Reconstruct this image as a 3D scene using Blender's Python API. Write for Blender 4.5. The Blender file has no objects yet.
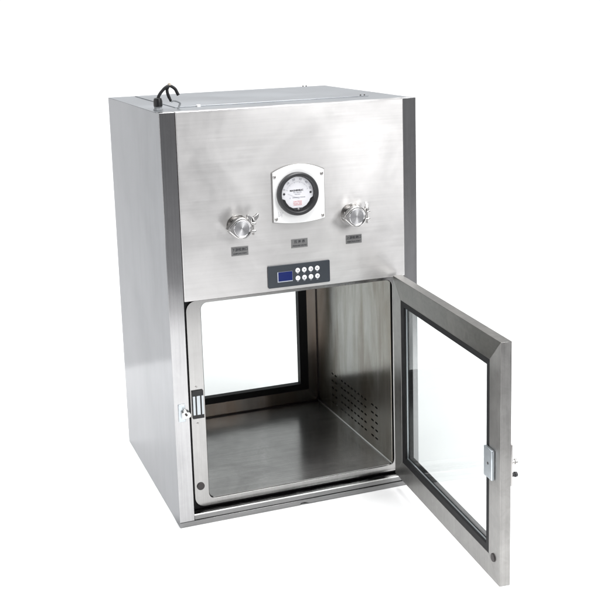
import bpy, math, random
from mathutils import Matrix, Vector, Euler
random.seed(4)
C = bpy.context.scene.collection
R = math.radians
W, D, H = 0.72, 0.662, 1.124

# ------------------------------------------------------------------ materials
def new_mat(name):
    m = bpy.data.materials.new(name); m.use_nodes = True
    nt = m.node_tree; b = nt.nodes['Principled BSDF']
    return m, nt, b

def plain(name, col, rough=0.5, metal=0.0, spec=0.5, coat=0.0, emit=None, es=0, noise=0.06, nscale=60):
    m, nt, b = new_mat(name)
    b.inputs['Roughness'].default_value = rough
    b.inputs['Metallic'].default_value = metal
    b.inputs['Specular IOR Level'].default_value = spec
    b.inputs['Coat Weight'].default_value = coat
    tc = nt.nodes.new('ShaderNodeTexCoord'); n = nt.nodes.new('ShaderNodeTexNoise')
    n.inputs['Scale'].default_value = nscale; n.inputs['Detail'].default_value = 4
    nt.links.new(tc.outputs['Object'], n.inputs['Vector'])
    mr = nt.nodes.new('ShaderNodeMapRange')
    mr.inputs['To Min'].default_value = 1 - noise; mr.inputs['To Max'].default_value = 1 + noise
    nt.links.new(n.outputs['Fac'], mr.inputs['Value'])
    vm = nt.nodes.new('ShaderNodeVectorMath'); vm.operation = 'SCALE'
    vm.inputs[0].default_value = col[:3]
    nt.links.new(mr.outputs[0], vm.inputs['Scale'])
    nt.links.new(vm.outputs[0], b.inputs['Base Color'])
    if emit:
        b.inputs['Emission Color'].default_value = (*emit, 1); b.inputs['Emission Strength'].default_value = es
    return m

def steel(name, grain, across, col=(0.56, 0.56, 0.565), rough=0.28, aniso=0.75, streak=0.10, smudge=0.10,
          wave=0.3, bump=0.12, metal=1.0, edge=None, scuff=None, rvar=.3, stain=None, stain_amt=0.0, sscale=4.0, seed=0.0):
    """brushed stainless steel; grain = axis (object space) of the brush lines, across = tangent axis"""
    m, nt, b = new_mat(name)
    N = nt.nodes.new; L = nt.links.new
    tc = N('ShaderNodeTexCoord')
    def noise(sc, scale, det, rgh=0.5, off=0.0, dist=0.0):
        mp = N('ShaderNodeMapping'); mp.inputs['Scale'].default_value = sc
        mp.inputs['Location'].default_value = (seed + off, seed * 1.7 - off, seed * .6 + off)
        L(tc.outputs['Object'], mp.inputs['Vector'])
        n = N('ShaderNodeTexNoise'); n.inputs['Scale'].default_value = scale
        n.inputs['Detail'].default_value = det; n.inputs['Roughness'].default_value = rgh
        n.inputs['Distortion'].default_value = dist
        L(mp.outputs[0], n.inputs['Vector']); return n.outputs['Fac']
    def rng(v, a, c, lo=0.25, hi=0.75):
        r = N('ShaderNodeMapRange'); r.inputs['From Min'].default_value = lo; r.inputs['From Max'].default_value = hi
        r.inputs['To Min'].default_value = a; r.inputs['To Max'].default_value = c
        L(v, r.inputs['Value']); return r.outputs[0]
    def mul(a, c):
        x = N('ShaderNodeMath'); x.operation = 'MULTIPLY'; L(a, x.inputs[0]); L(c, x.inputs[1]); return x.outputs[0]
    def add(a, c):
        x = N('ShaderNodeMath'); x.operation = 'ADD'; L(a, x.inputs[0]); L(c, x.inputs[1]); return x.outputs[0]
    gs = [1.0, 1.0, 1.0]; gs['xyz'.index(grain)] = 0.02
    fine = noise(gs, 270, 1.5, 0.5)
    gs2 = [1.0, 1.0, 1.0]; gs2['xyz'.index(grain)] = 0.06
    broad = noise(gs2, 45, 4, 0.6, 3.1)
    blot = noise((1, 1, 1), sscale, 5, 0.55, 7.7, 0.6)
    scr = noise((1, 1, 1), 26, 6, 0.7, 2.2, 1.5)
    f = mul(rng(fine, 1 - streak, 1 + streak), rng(broad, 1 - streak * .6, 1 + streak * .6))
    f = mul(f, rng(blot, 1 - smudge, 1 + smudge))
    scuff = smudge * .3 if scuff is None else scuff
    f = mul(f, rng(scr, 1 - scuff, 1 + scuff))
    vm = N('ShaderNodeVectorMath'); vm.operation = 'SCALE'; L(f, vm.inputs['Scale'])
    if stain:
        st = noise((1, 1, .16), 9, 7, 0.65, 5.5, 0.5)
        mx = N('ShaderNodeMix'); mx.data_type = 'RGBA'
        L(rng(st, 0, stain_amt, .42, .60), mx.inputs['Factor'])
        mx.inputs['A'].default_value = (*col, 1); mx.inputs['B'].default_value = (*stain, 1)
        L(mx.outputs['Result'], vm.inputs[0])
    else:
        vm.inputs[0].default_value = col
    L(vm.outputs[0], b.inputs['Base Color'])
    b.inputs['Metallic'].default_value = metal
    if edge: b.inputs['Specular Tint'].default_value = (edge, edge, edge * 1.01, 1)
    r = add(rng(blot, rough * .85, rough * 1.15), rng(fine, -.03*rvar, .03*rvar))
    r = add(r, rng(scr, -.02*rvar, .03*rvar))
    L(r, b.inputs['Roughness'])
    b.inputs['Anisotropic'].default_value = aniso
    vt = N('ShaderNodeVectorTransform'); vt.vector_type = 'VECTOR'; vt.convert_from = 'OBJECT'; vt.convert_to = 'WORLD'
    vt.inputs[0].default_value = tuple(1.0 if a == across else 0.0 for a in 'xyz')
    if aniso > 0: L(vt.outputs[0], b.inputs['Tangent'])
    wv = noise((1, 1, 1), 3.2, 2, 0.4, 9.3)
    b1 = N('ShaderNodeBump'); b1.inputs['Distance'].default_value = 0.004; b1.inputs['Strength'].default_value = wave
    L(wv, b1.inputs['Height'])
    b2 = N('ShaderNodeBump'); b2.inputs['Distance'].default_value = 0.00008; b2.inputs['Strength'].default_value = bump
    L(fine, b2.inputs['Height']); L(b1.outputs[0], b2.inputs['Normal'])
    L((b2 if bump > 0 else b1).outputs[0], b.inputs['Normal'])
    return m

M = {}
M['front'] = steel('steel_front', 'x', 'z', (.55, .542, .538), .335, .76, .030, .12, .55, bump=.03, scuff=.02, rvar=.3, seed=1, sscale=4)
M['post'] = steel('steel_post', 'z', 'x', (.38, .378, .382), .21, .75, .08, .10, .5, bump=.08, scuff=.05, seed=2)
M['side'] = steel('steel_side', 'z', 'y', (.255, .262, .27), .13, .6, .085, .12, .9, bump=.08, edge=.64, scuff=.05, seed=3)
M['top'] = steel('steel_top', 'x', 'y', (.34, .355, .37), .35, .4, .02, .05, .4, edge=.7, seed=4)
M['rail'] = steel('steel_rail', 'x', 'z', (.22, .22, .22), .20, .6, .07, .18, .8, seed=5)
M['flange'] = steel('steel_flange', 'z', 'x', (.34, .336, .33), .222, .5, .06, .12, .4, scuff=.05, seed=6)
M['wall'] = steel('steel_chamber_wall', 'z', 'y', (.325, .325, .305), .222, .5, .05, .10, .35, bump=.05, metal=.70, stain=(.15, .125, .09), stain_amt=.8, scuff=.05, seed=7)
M['floor_in'] = steel('steel_chamber_floor', 'x', 'y', (.36, .356, .35), .20, .5, .10, .28, .5, bump=.10, metal=.80, scuff=.08, seed=8, sscale=6)
M['backframe'] = steel('steel_back_door', 'z', 'x', (.29, .265, .245), .22, .6, .06, .12, .3, bump=.08, metal=.82, stain=(.26, .19, .145), stain_amt=.7, seed=9)
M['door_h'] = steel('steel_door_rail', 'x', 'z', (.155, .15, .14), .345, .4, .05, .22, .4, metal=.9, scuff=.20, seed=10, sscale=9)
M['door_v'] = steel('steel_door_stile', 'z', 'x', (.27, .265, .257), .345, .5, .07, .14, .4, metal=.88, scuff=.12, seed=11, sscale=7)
M['bead'] = steel('steel_weld_bead', 'y', 'x', (.70, .70, .69), .36, 0, .1, .2, .1, seed=12)
M['polish'] = plain('polished_steel', (.62, .61, .60), .16, 1.0)
M['cap'] = None
M['galv'] = plain('zinc_plate', (.50, .54, .57), .34, .85, noise=.15, nscale=90)
M['bars'] = plain('magnet_core_steel', (.46, .49, .51), .32, .7)
M['black'] = plain('black_rubber', (.010, .010, .011), .6, spec=.2)
M['blackgl'] = plain('black_plastic', (.015, .015, .016), .35, spec=.3)
M['bezel'] = plain('charcoal_bezel_plastic', (.028, .028, .030), .38, spec=.4)
M['dark'] = plain('dark_rubber_pad', (.035, .03, .03), .6)
M['white'] = plain('white_painted_plate', (.86, .86, .86), .28, coat=.4, noise=.015)
M['dial'] = plain('dial_white', (.92, .92, .94), .45, noise=.01)
M['ink'] = plain('black_ink', (.03, .03, .035), .6)
M['greyink'] = plain('grey_ink', (.30, .30, .34), .6)
M['redink'] = plain('red_ink', (.75, .16, .16), .6)
M['panel'] = plain('slate_panel_film', (.030, .036, .045), .36, noise=.05)
M['lcd'] = plain('blue_lcd', (.004, .010, .07), .15, emit=(.01, .05, .45), es=.10)
M['lcdrim'] = plain('lcd_rim', (.50, .53, .60), .35)
M['button'] = plain('white_button', (.80, .80, .80), .35)
M['label'] = plain('grey_label_plate', (.20, .20, .20), .40, .5, noise=.15, nscale=200)
M['wirebeige'] = plain('beige_wire', (.48, .42, .33), .5)
M['greycable'] = plain('grey_cable_sleeve', (.20, .21, .22), .4)
M['studs'] = plain('dull_screw_steel', (.45, .44, .43), .35, 1.0)

# turned (spun) steel for the round caps: the brush lines run round the centre
def turned():
    m, nt, b = new_mat('turned_steel')
    b.inputs['Metallic'].default_value = 1; b.inputs['Base Color'].default_value = (.66, .66, .67, 1)
    b.inputs['Roughness'].default_value = .26; b.inputs['Anisotropic'].default_value = .9
    t = nt.nodes.new('ShaderNodeTangent'); t.direction_type = 'RADIAL'; t.axis = 'Y'
    nt.links.new(t.outputs[0], b.inputs['Tangent']); b.inputs['Anisotropic Rotation'].default_value = .25
    return m
M['cap'] = turned()

def glass(name, tint):
    m, nt, b = new_mat(name)
    b.inputs['Base Color'].default_value = (*tint, 1)
    b.inputs['Transmission Weight'].default_value = 1; b.inputs['Roughness'].default_value = 0
    b.inputs['IOR'].default_value = 1.45
    return m
# thin clear glazing: mirror-like reflection by Fresnel over a clear pane (lets the light through to what is behind)
def thin_glass(name, tint=(.812, .828, .824)):
    m = bpy.data.materials.new(name); m.use_nodes = True; nt = m.node_tree
    for n in list(nt.nodes): nt.nodes.remove(n)
    o = nt.nodes.new('ShaderNodeOutputMaterial'); mx = nt.nodes.new('ShaderNodeMixShader')
    fr = nt.nodes.new('ShaderNodeFresnel'); geo = nt.nodes.new('ShaderNodeNewGeometry'); mi = nt.nodes.new('ShaderNodeMapRange')
    mi.inputs['To Min'].default_value = 1.5; mi.inputs['To Max'].default_value = 1/1.5
    nt.links.new(geo.outputs['Backfacing'], mi.inputs['Value']); nt.links.new(mi.outputs[0], fr.inputs['IOR'])
    tr = nt.nodes.new('ShaderNodeBsdfTransparent'); tr.inputs['Color'].default_value = (*tint, 1)
    gl = nt.nodes.new('ShaderNodeBsdfGlossy'); gl.inputs['Roughness'].default_value = 0.0
    nt.links.new(fr.outputs[0], mx.inputs[0]); nt.links.new(tr.outputs[0], mx.inputs[1]); nt.links.new(gl.outputs[0], mx.inputs[2])
    nt.links.new(mx.outputs[0], o.inputs['Surface']); return m
M['glass'] = thin_glass('clear_glass')
M['lens'] = thin_glass('gauge_lens', (.995, .995, 1.0))

# ------------------------------------------------------------------ mesh building
class MB:
    def __init__(s): s.v = []; s.f = []; s.sm = []
    def add(s, vs, fs, smooth=False, mat=None):
        o = len(s.v)
        for p in vs: s.v.append(tuple(mat @ Vector(p)) if mat else tuple(p))
        for f in fs: s.f.append([i + o for i in f]); s.sm.append(smooth)
        return s
    def box(s, x0, x1, y0, y1, z0, z1, mat=None):
        return s.add([(x, y, z) for x in (x0, x1) for y in (y0, y1) for z in (z0, z1)],
            [(0, 1, 3, 2), (4, 6, 7, 5), (0, 4, 5, 1), (2, 3, 7, 6), (0, 2, 6, 4), (1, 5, 7, 3)], mat=mat)
    def prism(s, poly, y0, y1, mat=None, smooth=False):      # polygon in xz (counter-clockwise seen from -y), extruded in y
        n = len(poly)
        s.add([(x, y0, z) for x, z in poly] + [(x, y1, z) for x, z in poly], [list(range(n)), list(range(2*n-1, n-1, -1))], mat=mat)
        s.add([(x, y0, z) for x, z in poly] + [(x, y1, z) for x, z in poly],
              [(i, i+n, (i+1) % n + n, (i+1) % n) for i in range(n)], smooth, mat)
        return s
    def ring(s, outer, inner, y0, y1, mat=None):
        n = len(outer)
        vs = [(x, y0, z) for x, z in outer] + [(x, y0, z) for x, z in inner] + [(x, y1, z) for x, z in outer] + [(x, y1, z) for x, z in inner]
        fs = []
        for i in range(n):
            j = (i+1) % n
            fs += [(i, j, n+j, n+i), (2*n+i, 3*n+i, 3*n+j, 2*n+j), (i, 2*n+i, 2*n+j, j), (n+i, n+j, 3*n+j, 3*n+i)]
        return s.add(vs, fs, mat=mat)
    def lathe(s, prof, seg=40, mat=None, smooth=True, caps=True):       # profile (r, y) round the y axis
        vs = []; fs = []
        for r, y in prof:
            for k in range(seg):
                a = 2*math.pi*k/seg; vs.append((r*math.cos(a), y, r*math.sin(a)))
        for i in range(len(prof)-1):
            for k in range(seg):
                j = (k+1) % seg; fs.append((i*seg+k, i*seg+j, (i+1)*seg+j, (i+1)*seg+k))
        if caps:
            fs.append(list(range(seg))); fs.append([(len(prof)-1)*seg+k for k in range(seg)][::-1])
        return s.add(vs, fs, smooth, mat)
    def tube(s, pts, r, seg=12, mat=None):
        P = [Vector(p) for p in pts]; vs = []; fs = []
        rr = r if isinstance(r, (list, tuple)) else [r]*len(P)
        up = Vector((0.13, 1, 0.21)).normalized()
        for i, p in enumerate(P):
            t = (P[min(i+1, len(P)-1)] - P[max(i-1, 0)]).normalized()
            a = t.cross(up).normalized(); b = t.cross(a).normalized()
            for k in range(seg):
                q = 2*math.pi*k/seg; vs.append(p + rr[i]*(a*math.cos(q) + b*math.sin(q)))
        for i in range(len(P)-1):
            for k in range(seg):
                j = (k+1) % seg; fs.append((i*seg+k, (i+1)*seg+k, (i+1)*seg+j, i*seg+j))
        fs.append(list(range(seg))); fs.append([(len(P)-1)*seg+k for k in range(seg)][::-1])
        return s.add(vs, fs, True, mat)
    def build(s, name, mat, parent=None, bevel=0.0, label=None, loc=None, segs=2):
        me = bpy.data.meshes.new(name); me.from_pydata(s.v, [], s.f)
        me.polygons.foreach_set('use_smooth', s.sm); me.materials.append(mat); me.update()
        import bmesh
        bm = bmesh.new(); bm.from_mesh(me); bmesh.ops.remove_doubles(bm, verts=bm.verts, dist=1e-6)
        bmesh.ops.recalc_face_normals(bm, faces=bm.faces)
        for e in bm.edges:
            if len(e.link_faces) == 2 and e.calc_face_angle(0) > R(35): e.smooth = False
        bm.to_mesh(me); bm.free()
        o = bpy.data.objects.new(name, me); C.objects.link(o)
        if parent: o.parent = parent
        if loc: o.location = loc
        if bevel:
            bv = o.modifiers.new('bevel', 'BEVEL'); bv.width = bevel; bv.segments = segs
            bv.limit_method = 'ANGLE'; bv.angle_limit = R(40); bv.harden_normals = False
            for p in me.polygons: p.use_smooth = True
            for e in me.edges: pass
        if label: o['label'] = label
        return o

def rrect(x0, x1, z0, z1, r, n=8):
    pts = []
    for cx, cz, a0 in ((x1-r, z0+r, -90), (x1-r, z1-r, 0), (x0+r, z1-r, 90), (x0+r, z0+r, 180)):
        for k in range(n+1):
            a = R(a0 + 90*k/n); pts.append((cx + r*math.cos(a), cz + r*math.sin(a)))
    return pts

def T(x, y, z, ry=0, rz=0, rx=0):
    return Matrix.Translation((x, y, z)) @ Euler((rx, ry, rz)).to_matrix().to_4x4()

def text(s, size, x, y, z, name, mat, parent, ang=0.0, bold=0.0, align='CENTER', sx=1.0, depth=0.00015):
    cu = bpy.data.curves.new(name, 'FONT'); cu.body = s; cu.size = size; cu.align_x = align; cu.align_y = 'CENTER'
    cu.extrude = depth; cu.offset = bold; cu.resolution_u = 3
    t = bpy.data.objects.new(name + '_src', cu); C.objects.link(t)
    bpy.context.view_layer.update()
    me = bpy.data.meshes.new_from_object(t.evaluated_get(bpy.context.evaluated_depsgraph_get()))
    C.objects.unlink(t); bpy.data.objects.remove(t)
    me.transform(Matrix.Translation((x, y, z)) @ Matrix.Rotation(-ang, 4, 'Y') @ Matrix.Rotation(R(90), 4, 'X') @ Matrix.Diagonal((sx, 1, 1, 1)))
    me.materials.clear(); me.materials.append(mat)
    o = bpy.data.objects.new(name, me); C.objects.link(o); o.parent = parent
    return o

def join_mesh(name, objs, mat, parent):      # several text meshes -> one mesh (one print)
    mb = MB()
    for o in objs:
        mb.add([tuple(v.co) for v in o.data.vertices], [list(p.vertices) for p in o.data.polygons])
        bpy.data.objects.remove(o)
    me = bpy.data.meshes.new(name); me.from_pydata(mb.v, [], mb.f); me.materials.append(mat); me.update()
    o = bpy.data.objects.new(name, me); C.objects.link(o); o.parent = parent
    return o

# ------------------------------------------------------------------ the pass box
box = bpy.data.objects.new('pass_box', None); C.objects.link(box); box.empty_display_size = .2
box['label'] = 'brushed stainless steel pass box cabinet with its glass door swung open on the white floor'
box['category'] = 'pass box'

# --- outer sheets
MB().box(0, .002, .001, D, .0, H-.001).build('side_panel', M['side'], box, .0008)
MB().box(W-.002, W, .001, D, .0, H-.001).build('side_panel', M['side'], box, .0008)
# corner posts
MB().box(.0006, .0413, 0, .028, .0145, H).build('corner_post', M['post'], box, .001)
MB().box(.6787, W-.0006, 0, .028, .0145, H).build('corner_post', M['post'], box, .001)
# plinth with the small notch at the joint of its two plates
MB().prism([(.0006, 0), (.345, 0), (.350, .0065), (.362, .0070), (.372, .0030), (.378, .0015), (W-.0006, 0), (W-.0006, .014), (.0006, .014)], -.001, .030).build('plinth', M['rail'], box, .0008)
MB().box(.0025, W-.0025, .031, D-.004, .004, .007).build('bottom_panel', M['top'], box)
# bottom rail and its rolled lip
rl = MB().box(.0415, .6785, .003, .028, .0142, .0296).build('bottom_rail', M['rail'], box, .0015)
MB().tube([(.0415, .0028, .0292), (.6785, .0028, .0292)], .0019, 10).build('rolled_lip', M['bead'], rl)
# front panel
MB().box(.0417, .6783, -.006, .020, .629, H+.0004).build('front_panel', M['front'], box, .0020, segs=3)
# top sheet, cover plate, clips
tp = MB().box(.0022, W-.0022, .0202, D-.002, H-.006, H-.0011).build('top_panel', M['top'], box)
MB().box(.078, .642, .140, D-.03, H-.0010, H+.0012).build('cover_plate', M['top'], tp, .0006)
MB().box(.137, .146, .128, .139, H-.0028, H+.0045).build('clip', M['white'], tp, .0006)
for cx, cy in ((.622, .150), (.634, .150), (.634, D-.028), (.645, D-.028)):
    MB().lathe([(.0022, 0), (.0022, -.006), (.001, -.0075)], 12, T(cx, cy, H-.003, rx=-math.pi/2)).build('screw', M['dark'], tp)
# back panel with the back doorway in it
sq = lambda x0, x1, z0, z1: [(x0, z0), (x1, z0), (x1, z1), (x0, z1)]
MB().ring(sq(.0022, W-.0022, .0072, H-.0062), sq(.05, .67, .035, .640), D-.002, D).build('back_panel', M['side'], box)
# divider above the chamber
MB().box(.0022, W-.0022, .021, D-.0022, .640, .643).build('inner_shelf', M['wall'], box)

# --- chamber
XR, XL, ZF, YB, ZC = .6515, .075, .0567, .608, .6235
MB().box(XL, XR, .034, YB, ZF-.002, ZF).build('chamber_floor', M['floor_in'], box)
MB().box(XL, XR, .034, YB, ZC, ZC+.002).build('chamber_ceiling', M['wall'], box)
MB().box(XL-.002, XL, .034, YB, ZF-.002, ZC).build('chamber_wall', M['wall'], box)
# right wall, pierced by five rows of short slots
rows = [.1935 - .0245*i for i in range(5)]
slots = []
for i, z in enumerate(rows):
    for y0, y1 in ((.470, .489), (.443, .461)):
        slots.append((y0, y1, z - .0030, z + .0025))
    n0 = 0 if i else 0
    for k in range(8):
        y1 = .412 - .0262*k - (.0 if i % 2 else .002)
        slots.append((y1 - .0175, y1, z-.0030, z+.0025))
    for y0, y1 in ((.158, .177), (.129, .148)):
        slots.append((y0, y1, z - .0030, z + .0025))
ys = sorted({.034, YB} | {s[0] for s in slots} | {s[1] for s in slots})
zs = sorted({ZF-.002, ZC} | {s[2] for s in slots} | {s[3] for s in slots})
g = MB(); idx = {}
def gv(y, z):
    if (y, z) not in idx: idx[(y, z)] = len(g.v); g.v.append((XR, y, z))
    return idx[(y, z)]
for i in range(len(ys)-1):
    for j in range(len(zs)-1):
        cy, cz = (ys[i]+ys[i+1])/2, (zs[j]+zs[j+1])/2
        if any(s[0] < cy < s[1] and s[2] < cz < s[3] for s in slots): continue
        g.f.append([gv(ys[i], zs[j]), gv(ys[i+1], zs[j]), gv(ys[i+1], zs[j+1]), gv(ys[i], zs[j+1])]); g.sm.append(False)
wr = g.build('chamber_wall', M['wall'], box)
sd = wr.modifiers.new('thick', 'SOLIDIFY'); sd.thickness = .0015; sd.offset = -1
MB().box(XR+.02, XR+.022, .06, .58, .075, .25).build('slot_dark_sheet', M['black'], wr)  # added black sheet standing in for the shade behind the slots
# weld beads at the inner corners
MB().tube([(XR-.0012, .034, ZF+.0012), (XR-.0012, YB, ZF+.0012)], .0030, 10).build('corner_bead', M['bead'], box)
MB().tube([(XL+.0012, .034, ZF+.0012), (XL+.0012, YB, ZF+.0012)], .0030, 10).build('corner_bead', M['bead'], box)
def concave(x, z, sx, sz, r, y0, y1, name):       # concave fillet in a corner
    n = 8; vs = []; 
    for y in (y0, y1):
        for k in range(n+1):
            a = R(90*k/n); vs.append((x + sx*(r - r*math.sin(a)), y, z + sz*(r - r*math.cos(a))))
    return MB().add(vs, [(i, i+1, n+2+i, n+1+i) for i in range(n)], True).build(name, M['floor_in'], box)

# --- front flange ring (rounded), its black seal behind it
fl = MB().ring(rrect(.053, .684, .0365, .6195, .028), rrect(.0935, .6560, .0545, .6115, .018), .030, .034).build('door_flange', M['flange'], box, .0008)
MB().ring(rrect(.0418, .6782, .0305, .640, .002), rrect(.095, .6550, .0555, .6105, .018), .0343, .0385).build('door_seal', M['black'], box)
for z in (.3812, .2774):
    MB().lathe([(.0030, -.0001), (.0030, -.001), (.0016, -.0014), (.0013, -.0006)], 14, T(.0708, .030, z)).build('screw', M['studs'], fl)
MB().lathe([(.0108, .001), (.0108, -.002), (.0095, -.0032)], 28, T(.0706, .030, .0965)).build('rubber_stop', M['dark'], fl)
em = MB().box(.0573, .0887, .0235, .0298, .2935, .3715).build('electromagnet', M['blackgl'], box, .0008)
for x0, x1 in ((.0583, .0650), (.0690, .0785), (.0825, .0880)):
    MB().box(x0, x1, .0225, .0236, .3045, .3575).build('magnet_core', M['bars'], em, .0003)
# strike with its hook on the left post
st = MB().box(.0113, .0300, -.0035, -.0002, .3015, .3500).build('latch_strike', M['galv'], box, .0012)
MB().prism([(.0185, .3120), (.0330, .3120), (.0420, .3150), (.0440, .3230), (.0400, .3290), (.0330, .3310), (.0300, .3380), (.0240, .3400), (.0225, .3330), (.0185, .3300)], -.0125, -.0036).build('latch_hook', M['polish'], st, .0015)
MB().lathe([(.0032, .0), (.0032, -.004), (.002, -.005)], 14, T(.0295, -.0125, .3240)).build('pivot_screw', M['dark'], st)

# --- back door, closed: frame, black gasket, glass
bd = MB().ring(sq(.044, .680, .038, .637), sq(.1075, .6150, .1030, .566), YB+.001, YB+.027).build('back_door', M['backframe'], box)
MB().ring(sq(.1077, .6148, .1032, .5658), sq(.136, .5855, .1250, .54), YB-.001, YB+.024).build('window_gasket', M['black'], bd)
MB().box(.1355, .586, YB+.012, YB+.016, .1245, .5405).build('window_glass', M['glass'], bd)
MB().ring(rrect(XL+.0002, XR-.0002, ZF+.0002, ZC-.0002, .014), rrect(XL+.003, XR-.003, ZF+.0030, ZC-.0030, .012), YB-.004, YB+.0005).build('back_seal', M['dark'], box)

# --- swung open front door (local x along the leaf, y towards its outer face)
PHI = R(85.27); WD, TD, Z0, Z1 = .657, .0265, .053, .6365
door = bpy.data.objects.new('door', None)
GI, GO = .0557, .0770
vs_g = sq(GI, WD-GI, Z0+GI, Z1-GI)
a, b_, c, d = (0, Z0), (WD, Z0), (WD, Z1), (0, Z1)
ai, bi, ci, di = vs_g
def quad_prism(q): return MB().prism(q, 0, TD)
# four mitred pieces; the stile at the hinge carries the rest
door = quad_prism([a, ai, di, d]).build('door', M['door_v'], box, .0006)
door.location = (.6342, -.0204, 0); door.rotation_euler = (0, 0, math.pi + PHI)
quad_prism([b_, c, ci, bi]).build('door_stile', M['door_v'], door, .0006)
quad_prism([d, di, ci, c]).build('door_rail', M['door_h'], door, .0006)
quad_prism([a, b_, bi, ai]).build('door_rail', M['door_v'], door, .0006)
MB().ring(vs_g, sq(.0765, WD-.0715, Z0+.0735, Z1-.0715), .0008, .0075).build('door_gasket', M['black'], door, .0006)
MB().ring(vs_g, sq(.0790, WD-.0740, Z0+.0760, Z1-.0740), .0125, TD-.0008).build('door_gasket', M['black'], door, .0006)
MB().ring(sq(GI+.001, WD-GI-.001, Z0+GI+.001, Z1-GI-.001), sq(.0765, WD-.0715, Z0+.0735, Z1-.0715), .0077, .0123).build('glazing_spacer', M['bars'], door)
MB().box(GI+.002, WD-GI-.002, .0079, .0097, Z0+GI+.002, Z1-GI-.002).build('door_glass', M['glass'], door)
mp = MB().box(.5900, .6310, -.0085, -.0003, .3020, .3740).build('armature_plate', M['galv'], door, .0018)
bpy_sc = MB().lathe([(.0034, 0), (.0034, -.0004), (.0012, -.0006)], 14, T(.612, -.0085, .338)).build('plate_screw', M['dark'], door)
MB().lathe([(.0100, .001), (.0100, -.0022), (.0088, -.0034)], 28, T(.6262, 0, .1108)).build('rubber_pad', M['dark'], door)
lp = MB().box(.618, .6565, TD, TD+.0050, .2950, .3950).build('latch_plate', M['studs'], door, .0015)
for z in (.3480, .3170):
    MB().lathe([(.0050, 0), (.0050, .009), (.0065, .010), (.0060, .016), (.003, .018)], 18, T(.6445, TD+.005, z)).build('latch_knob', M['bezel'] if z < .33 else M['studs'], door)

# --- pressure gauge
GX, GZ = .3665, .8870
def arc_pts(x0, z0, x1, z1, rise, n=18):          # arc from (x0,z0) to (x1,z1) bulging by rise
    out = []
    for k in range(n+1):
        t = k/n; s = 4*t*(1-t)
        out.append((x0 + (x1-x0)*t, z0 + (z1-z0)*t + rise*s))
    return out
pl = arc_pts(.2940, .8180, .4392, .8180, -.0075)[:-1] + arc_pts(.4392, .8180, .4392, .9490, 0, 1)[:-1] + arc_pts(.4392, .9490, .2940, .9490, .0195)[:-1] + arc_pts(.2940, .9490, .2940, .8180, 0, 1)[:-1]
MB().prism([(x + (-.0022 if x < GX else .0022), z + (-.0012 if z < GZ else .0015)) for x, z in pl], -.0085, -.0062).build('gauge_backing', M['studs'], box)
gp = MB().prism(pl, -.0125, -.0085).build('pressure_gauge', M['white'], box, .0008)
for x, z in ((.2992, .9400), (.4330, .9400), (.3008, .8265), (.4330, .8265)):
    MB().lathe([(.0046, 0), (.0046, -.0012), (.0030, -.0030), (.0022, -.0030), (.0018, -.0018)], 16, T(x-.001, -.0125, z-.001)).build('screw', M['studs'], gp)
BX, BZ, BY = .3605, .8905, -.0125
MB().lathe([(.0575, 0), (.0582, -.006), (.0575, -.0125), (.0545, -.0150), (.0495, -.0150), (.0475, -.0135), (.0465, -.006), (.0465, 0), ], 72, T(BX, BY, BZ), caps=False).build('gauge_bezel', M['bezel'], gp)
MB().lathe([(.0464, -.0002), (.0464, -.0012)], 64, T(BX, BY, BZ)).build('gauge_well', M['blackgl'], gp)
# dial: full upper disc, narrower below (dark notches at both sides)
dial = []
rD = .0452
for k in range(61):
    an = R(-14 + (208)*k/60); dial.append((BX + rD*math.cos(an), BZ + rD*math.sin(an)))
dial += [(BX - .0345, BZ - .0150), (BX - .0315, BZ - .0230), (BX - .0235, BZ - .0330), (BX - .0135, BZ - .0385),
         (BX + .0135, BZ - .0385), (BX + .0245, BZ - .0330), (BX + .0330, BZ - .0230), (BX + .0365, BZ - .0150)]
MB().prism(dial, BY-.0030, BY-.0014).build('gauge_dial', M['dial'], gp)
ty = BY - .0033
tk = MB()
for k in range(26):
    an = R(161 - 5.64*k); r0 = .0305 if k % 5 else .0290; r1 = .0330
    wd = .00022 if k % 5 else .0004
    tk.box(r0, r1, ty, ty+.0002, -wd, wd, Matrix.Translation((BX, 0, BZ)) @ Matrix.Rotation(-an, 4, 'Y'))
arc = MB()
tk.build('scale_marks', M['greyink'], gp)
nums = []
for i, s in enumerate(('0', '10', '20', '30', '40', '50')):
    an = R(161 - 28.2*i); nums.append(text(s, .0082, BX + .0385*math.cos(an), ty, BZ + .0385*math.sin(an), 'n', M['ink'], None, ang=an - R(90)))
join_mesh('scale_numbers', nums, M['greyink'], gp)
text('MAGNEHELIC', .0062, BX-.002, ty, BZ + .0085, 'dial_title', M['ink'], gp, bold=.00022)
join_mesh('dial_print', [text('MAX. PRESSURE', .0034, BX, ty, BZ + .0030, 'n', M['ink'], None),
                         text('PASCALS', .0040, BX, ty, BZ - .0020, 'n', M['ink'], None),
                         text('DIFFERENTIAL PRESSURE', .0033, BX+.004, ty, BZ - .0105, 'n', M['ink'], None),
                         text('0', .005, BX-.021, ty, BZ - .0115, 'n', M['ink'], None)], M['greyink'], gp)
join_mesh('dial_warning', [text('CAUTION', .0052, BX, ty, BZ - .0215, 'n', M['redink'], None),
                           text('DO NOT OPEN', .0036, BX, ty, BZ - .0265, 'n', M['redink'], None),
                           text('UNDER PRESSURE', .0030, BX, ty, BZ - .0305, 'n', M['redink'], None)], M['redink'], gp)
for s in (-1, 1):
    MB().lathe([(.0030, 0), (.0030, -.0012), (.0018, -.0020)], 14, T(BX + s*.0375, BY-.003, BZ + .001)).build('dial_screw', M['ink'], gp)
pa = R(160)
MB().box(-.006, .0300, ty-.0012, ty-.0008, -.00025, .00025, Matrix.Translation((BX, 0, BZ-.012)) @ Matrix.Rotation(-R(155), 4, 'Y')).build('pointer', M['greyink'], gp)
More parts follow.
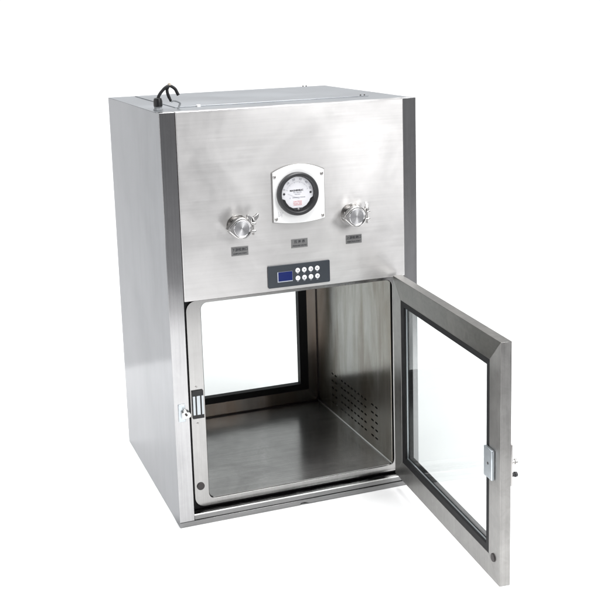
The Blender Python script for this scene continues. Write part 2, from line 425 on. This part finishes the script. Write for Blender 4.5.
MB().box(-.012, .012, -.002, 0, -.0025, .0025, T(BX, BY-.0030, BZ-.0418)).build('zero_bar', M['ink'], gp)
MB().lathe([(.0034, 0), (.0034, -.0030), (.002, -.004)], 16, T(BX + .001, BY-.004, BZ-.0418)).build('zero_screw', M['studs'], gp)
MB().lathe([(.0463, 0), (.0463, -.0012)], 48, T(BX, BY-.0095, BZ)).build('gauge_glass', M['lens'], gp)
mk = MB()
for i in range(5):
    for j in range(4):
        if random.random() < .62:
            mk.box(.306 + .0030*i, .306 + .0030*i + .0018, -.0128, -.0124, .8330 + .0036*j - .0007*i, .8330 + .0036*j - .0007*i + .0012)
mk.build('stamped_marks', M['greyink'], gp)

# --- control panel
cp = MB().prism(rrect(.2725, .4510, .6385, .6998, .0040, 5), -.0100, -.0060).build('control_panel', M['panel'], box, .0008)
MB().box(.2990, .3418, -.0108, -.0098, .6530, .6808).build('screen_rim', M['lcdrim'], cp)
MB().box(.3012, .3412, -.0116, -.0106, .6556, .6806).build('screen', M['lcd'], cp)
for zi, z in enumerate((.6805, .6590)):
    for i in range(4):
        bx = .3570 + .0189*i
        MB().lathe([(.0066, 0), (.0066, -.0012), (.0054, -.0024), (.0030, -.0027)], 22, T(bx, -.0098, z)).build('button', M['button'], cp)
for zi, z in enumerate((.6805, .6590)):
    for i in range(4):
        bx = .3570 + .0189*i; q = .0030
        shapes = ([(-q, -q*.7), (q, -q*.7), (0, q)], [(-q, q*.7), (0, -q), (q, q*.7)], [(q, -q), (q, q), (-q, 0)], [(-q, -q), (q, 0), (-q, q)],
                  [(-q, -.0006), (q, -.0006), (q, .0006), (-q, .0006)], [(-q, -q), (q*.3, -q), (q*.3, q*.4), (-q, q*.4)], [(-.0006, -q), (.0006, -q), (.0006, q), (-.0006, q)], [(0, -q), (q, 0), (0, q), (-q, 0)])
        MB().prism([(bx + a, z + b2) for a, b2 in shapes[zi*4 + i]], -.0128, -.0124).build('key_symbol', M['greyink'], cp)
for z in (.6718, .6500):
    for i in range(4): MB().box(.3570 + .0189*i - .0026, .3570 + .0189*i + .0026, -.0102, -.0099, z - .0005, z + .0005).build('key_mark', M['lcdrim'], cp)

# --- label plates
for (x0, x1, z0, z1), top_t, bot_t in (((.1745, .2210, .7375, .7615), '下游检测口', 'SAMPLING PORT'), ((.3425, .3892, .7420, .7660), '压 差 表', 'PRESSURE GAUGE'), ((.5012, .5480, .7370, .7612), '上游检测口', 'INJECTION PORT')):
    lb = MB().box(x0, x1, -.0072, -.0060, z0, z1).build('label_plate', M['label'], box, .0003)
    cx = (x0+x1)/2
    join_mesh('label_print', [text(top_t, .0088, cx, -.0074, z1 - .0080, 'n', M['ink'], None, bold=.00012),
                              text(bot_t, .0050, cx, -.0074, z0 + .0055, 'n', M['ink'], None, bold=.0001)], M['ink'], lb)

# --- the two clamped test ports
def test_port(px, pz, wing):
    tp_ = MB().lathe([(.0300, 0), (.0300, -.002), (.0215, -.0025), (.0205, -.006), (.0205, -.024), (.0255, -.0265), (.0255, -.030)], 40, T(px, -.006, pz)).build('test_port', M['polish'], box)
    n = 72; outer = []; inner = []; d0 = math.acos(.0278/.0400)
    for k in range(n):
        an = 2*math.pi*k/n; dl = abs(math.pi - an)
        r = .0278/math.cos(d0-dl) if dl < d0 else .0278
        outer.append((px + r*math.cos(an), pz + r*math.sin(an))); inner.append((px + .0222*math.cos(an), pz + .0222*math.sin(an)))
    cl = MB().ring(outer, inner, -.0495, -.0300)
    for s in (-1, 1):
        cl.box(px+.0240, px+.0395, -.0480, -.0320, pz + s*.0100 - .0030, pz + s*.0100 + .0030)
    cl.build('clamp_ring', M['polish'], tp_, .0018)
    MB().lathe([(.0228, 0), (.0228, -.011), (.0212, -.0125), (.0200, -.0110), (.0, -.0108)], 48, None, caps=False).build('end_cap', M['cap'], tp_, loc=(px, -.0370, pz))
    MB().lathe([(.0030, -.021), (.0030, .014)], 14, T(px+.0320, -.0400, pz, rx=math.pi/2) ).build('clamp_bolt', M['studs'], tp_)
    wn = MB()
    mat = Matrix.Translation((px+.0320, -.0400, pz + .0135)) @ Matrix.Rotation(wing, 4, 'Z')
    wn.lathe([(.0068, 0), (.0062, -.007), (.0046, -.012)], 20, mat @ Matrix.Rotation(-math.pi/2, 4, 'X'))
    for s in (-1, 1):
        wn.prism([(s*.003, .001), (s*.009, .003), (s*.0165, .0110), (s*.0180, .0180), (s*.0150, .0210), (s*.009, .0165), (s*.002, .0130)], -.0036, .0036, mat)
    wn.build('wing_nut', M['polish'], tp_, .0010)
    MB().lathe([(.0040, -.010), (.0040, .010)], 14, T(px-.0345, -.0400, pz)).build('hinge_pin', M['studs'], tp_)
test_port(.1935, .8175, R(12))
test_port(.5175, .8185, R(68))

# --- mains cable on top
def smooth_path(P, n=8):
    P = [Vector(p) for p in P]; out = []
    for i in range(len(P)-1):
        p0, p1, p2, p3 = P[max(i-1, 0)], P[i], P[i+1], P[min(i+2, len(P)-1)]
        for k in range(n):
            t = k/n; out.append(.5*((2*p1) + (-p0+p2)*t + (2*p0-5*p1+4*p2-p3)*t*t + (-p0+3*p1-3*p2+p3)*t**3))
    out.append(P[-1]); return out
gl_ = MB().lathe([(.0130, 0), (.0130, -.006), (.0108, -.0065), (.0108, -.012)], 6, T(.0235, .100, H-.0032, rx=-math.pi/2), smooth=False)
gl_ = gl_.build('cable_gland', M['greycable'], box, .0006)
MB().lathe([(.0115, -.0121), (.0118, -.014), (.0118, -.026), (.0100, -.033), (.0070, -.0345)], 24, T(.0235, .100, H-.0032, rx=-math.pi/2)).build('gland_nut', M['blackgl'], gl_)
path = smooth_path([(.0235, .100, 1.150), (.0270, .100, 1.160), (.0345, .101, 1.1700), (.0470, .102, 1.1810), (.0585, .103, 1.1842), (.0710, .103, 1.1765), (.0765, .103, 1.1665), (.0800, .103, 1.1590)])
MB().tube(path, .0043, 14).build('power_cable', M['blackgl'], gl_)
MB().tube(smooth_path([(.0540, .104, 1.1820), (.0505, .104, 1.1740), (.0530, .104, 1.1600), (.0600, .105, 1.1440)]), [.0042]*20 + [.0036]*5, 12).build('cable_core', M['blackgl'], gl_)
MB().tube(smooth_path([(.0575, .103, 1.1850), (.0570, .103, 1.1915)]), .0042, 12).build('cable_end', M['wirebeige'], gl_)
MB().tube(smooth_path([(.0600, .104, 1.1430), (.0660, .104, 1.1455), (.0760, .104, 1.1430), (.0835, .104, 1.1385), (.0820, .104, 1.1320), (.0765, .103, 1.1225)]), .0027, 10).build('cable_wire', M['greycable'], gl_)

# ------------------------------------------------------------------ setting
def sheet(name, x0, x1, y0, y1, z, mat):
    me = bpy.data.meshes.new(name); me.from_pydata([(x0, y0, z), (x1, y0, z), (x1, y1, z), (x0, y1, z)], [], [(0, 1, 2, 3)])
    me.materials.append(mat); o = bpy.data.objects.new(name, me); C.objects.link(o); o['kind'] = 'structure'; return o
sheet('floor', -60, 60, -60, 120, -.004, plain('studio_floor', (.16, .16, .165), .6, noise=.1, nscale=2))
def poly_sheet(name, pts, z, mat):
    me = bpy.data.meshes.new(name); me.from_pydata([(x, y, z) for x, y in pts], [], [list(range(len(pts)))])
    me.materials.append(mat); o = bpy.data.objects.new(name, me); C.objects.link(o); o['kind'] = 'structure'; return o
poly_sheet('white_floor_sheet', [(-60, -1.3), (-1.5, -1.3), (-1.5, -2.1), (.9, -2.1), (.9, -1.3), (60, -1.3), (60, 119), (-60, 119)], -.0004,  # unseen front tab, shaped so the left post reflects white low down
           plain('white_paper', (.93, .93, .93), .7, spec=.2, noise=.004, nscale=3))

# ------------------------------------------------------------------ light
w = bpy.data.worlds.new('World'); bpy.context.scene.world = w; w.use_nodes = True
nt = w.node_tree; bg = nt.nodes['Background']
tc = nt.nodes.new('ShaderNodeTexCoord'); sp = nt.nodes.new('ShaderNodeSeparateXYZ'); nt.links.new(tc.outputs['Generated'], sp.inputs[0])
def ramp(sock, lo, hi, a, b2):
    r = nt.nodes.new('ShaderNodeMapRange'); r.interpolation_type = 'SMOOTHSTEP'
    r.inputs['From Min'].default_value = lo; r.inputs['From Max'].default_value = hi
    r.inputs['To Min'].default_value = a; r.inputs['To Max'].default_value = b2
    nt.links.new(sock, r.inputs['Value']); return r.outputs[0]
back = ramp(sp.outputs['Y'], -.35, .10, 0, 1)          # 1 behind the cabinet, 0 behind the camera
horiz = ramp(sp.outputs['Z'], .02, .6, 1.06, 1.10)
fz = ramp(sp.outputs['Z'], .22, .70, .15, 1.0)
fm = nt.nodes.new('ShaderNodeMath'); fm.operation = 'MULTIPLY'; front = fm.outputs[0]     # the studio's left front is darker than its right
nt.links.new(fz, fm.inputs[0]); nt.links.new(ramp(sp.outputs['X'], .20, .42, .06, 1.15), fm.inputs[1])
zen = ramp(sp.outputs['Z'], .72, .90, 0, 2.7)
mx = nt.nodes.new('ShaderNodeMix'); mx.data_type = 'FLOAT'
nt.links.new(back, mx.inputs[0]); nt.links.new(front, mx.inputs[2]); nt.links.new(horiz, mx.inputs[3])
ad = nt.nodes.new('ShaderNodeMath'); ad.operation = 'ADD'
nt.links.new(mx.outputs[0], ad.inputs[0]); nt.links.new(zen, ad.inputs[1]); nt.links.new(ad.outputs[0], bg.inputs['Strength']); bg.inputs['Color'].default_value = (.985, .99, 1, 1)

def area(name, loc, target, sx, sy, power, col=(1, 1, 1)):
    l = bpy.data.lights.new(name, 'AREA'); l.shape = 'RECTANGLE'; l.size = sx; l.size_y = sy; l.energy = power; l.color = col
    o = bpy.data.objects.new(name, l); C.objects.link(o); o.location = loc
    o.rotation_euler = (Vector(target) - Vector(loc)).to_track_quat('-Z', 'Y').to_euler(); return o
area('softbox_front', (2.70, -4.1, 2.75), (.36, 0, .8), 1.6, 2.4, 106)
area('softbox_left', (-3.9, -1.9, 1.5), (.3, 0, .5), 1.3, 2.2, 34)
area('overhead_fill', (.75, -.75, 3.3), (.65, -.7, 0), 1.5, 1.5, 80)  # added fill lamp, lifts the shadow off the floor near the door
sp_l = bpy.data.lights.new('added_floor_spot', 'SPOT'); sp_l.energy = 300; sp_l.spot_size = R(28); sp_l.spot_blend = .12; sp_l.shadow_soft_size = .03  # added lamp; its floor pool gives the side panel a bright lower reflection
sp_o = bpy.data.objects.new('added_floor_spot', sp_l); C.objects.link(sp_o); sp_o.location = (-.9, .7, 3.0)
sp_o.rotation_euler = (Vector((-.4, .7, 0)) - sp_o.location).to_track_quat('-Z', 'Y').to_euler()

# ------------------------------------------------------------------ camera
cam = bpy.data.cameras.new('camera'); co = bpy.data.objects.new('camera', cam); C.objects.link(co)
cam.sensor_width = 36; cam.sensor_fit = 'HORIZONTAL'; cam.lens = 1073.02/600*36
cam.shift_x = (300-278.5)/600; cam.shift_y = (215.776-300)/600
co.matrix_world = Matrix.Translation((-.62273, -2.6438, 1.36018)) @ Matrix.Rotation(R(-19.452), 4, 'Z') @ Matrix.Rotation(R(79.341), 4, 'X') @ Matrix.Rotation(R(-1.859), 4, 'Z')
cam.clip_start = .05; cam.clip_end = 500
sc = bpy.context.scene; sc.camera = co
sc.view_settings.view_transform = 'Standard'; sc.view_settings.look = 'None'; sc.view_settings.exposure = 0; sc.view_settings.gamma = 1
sc.render.engine = 'CYCLES'
sc.cycles.max_bounces = 12; sc.cycles.transparent_max_bounces = 12
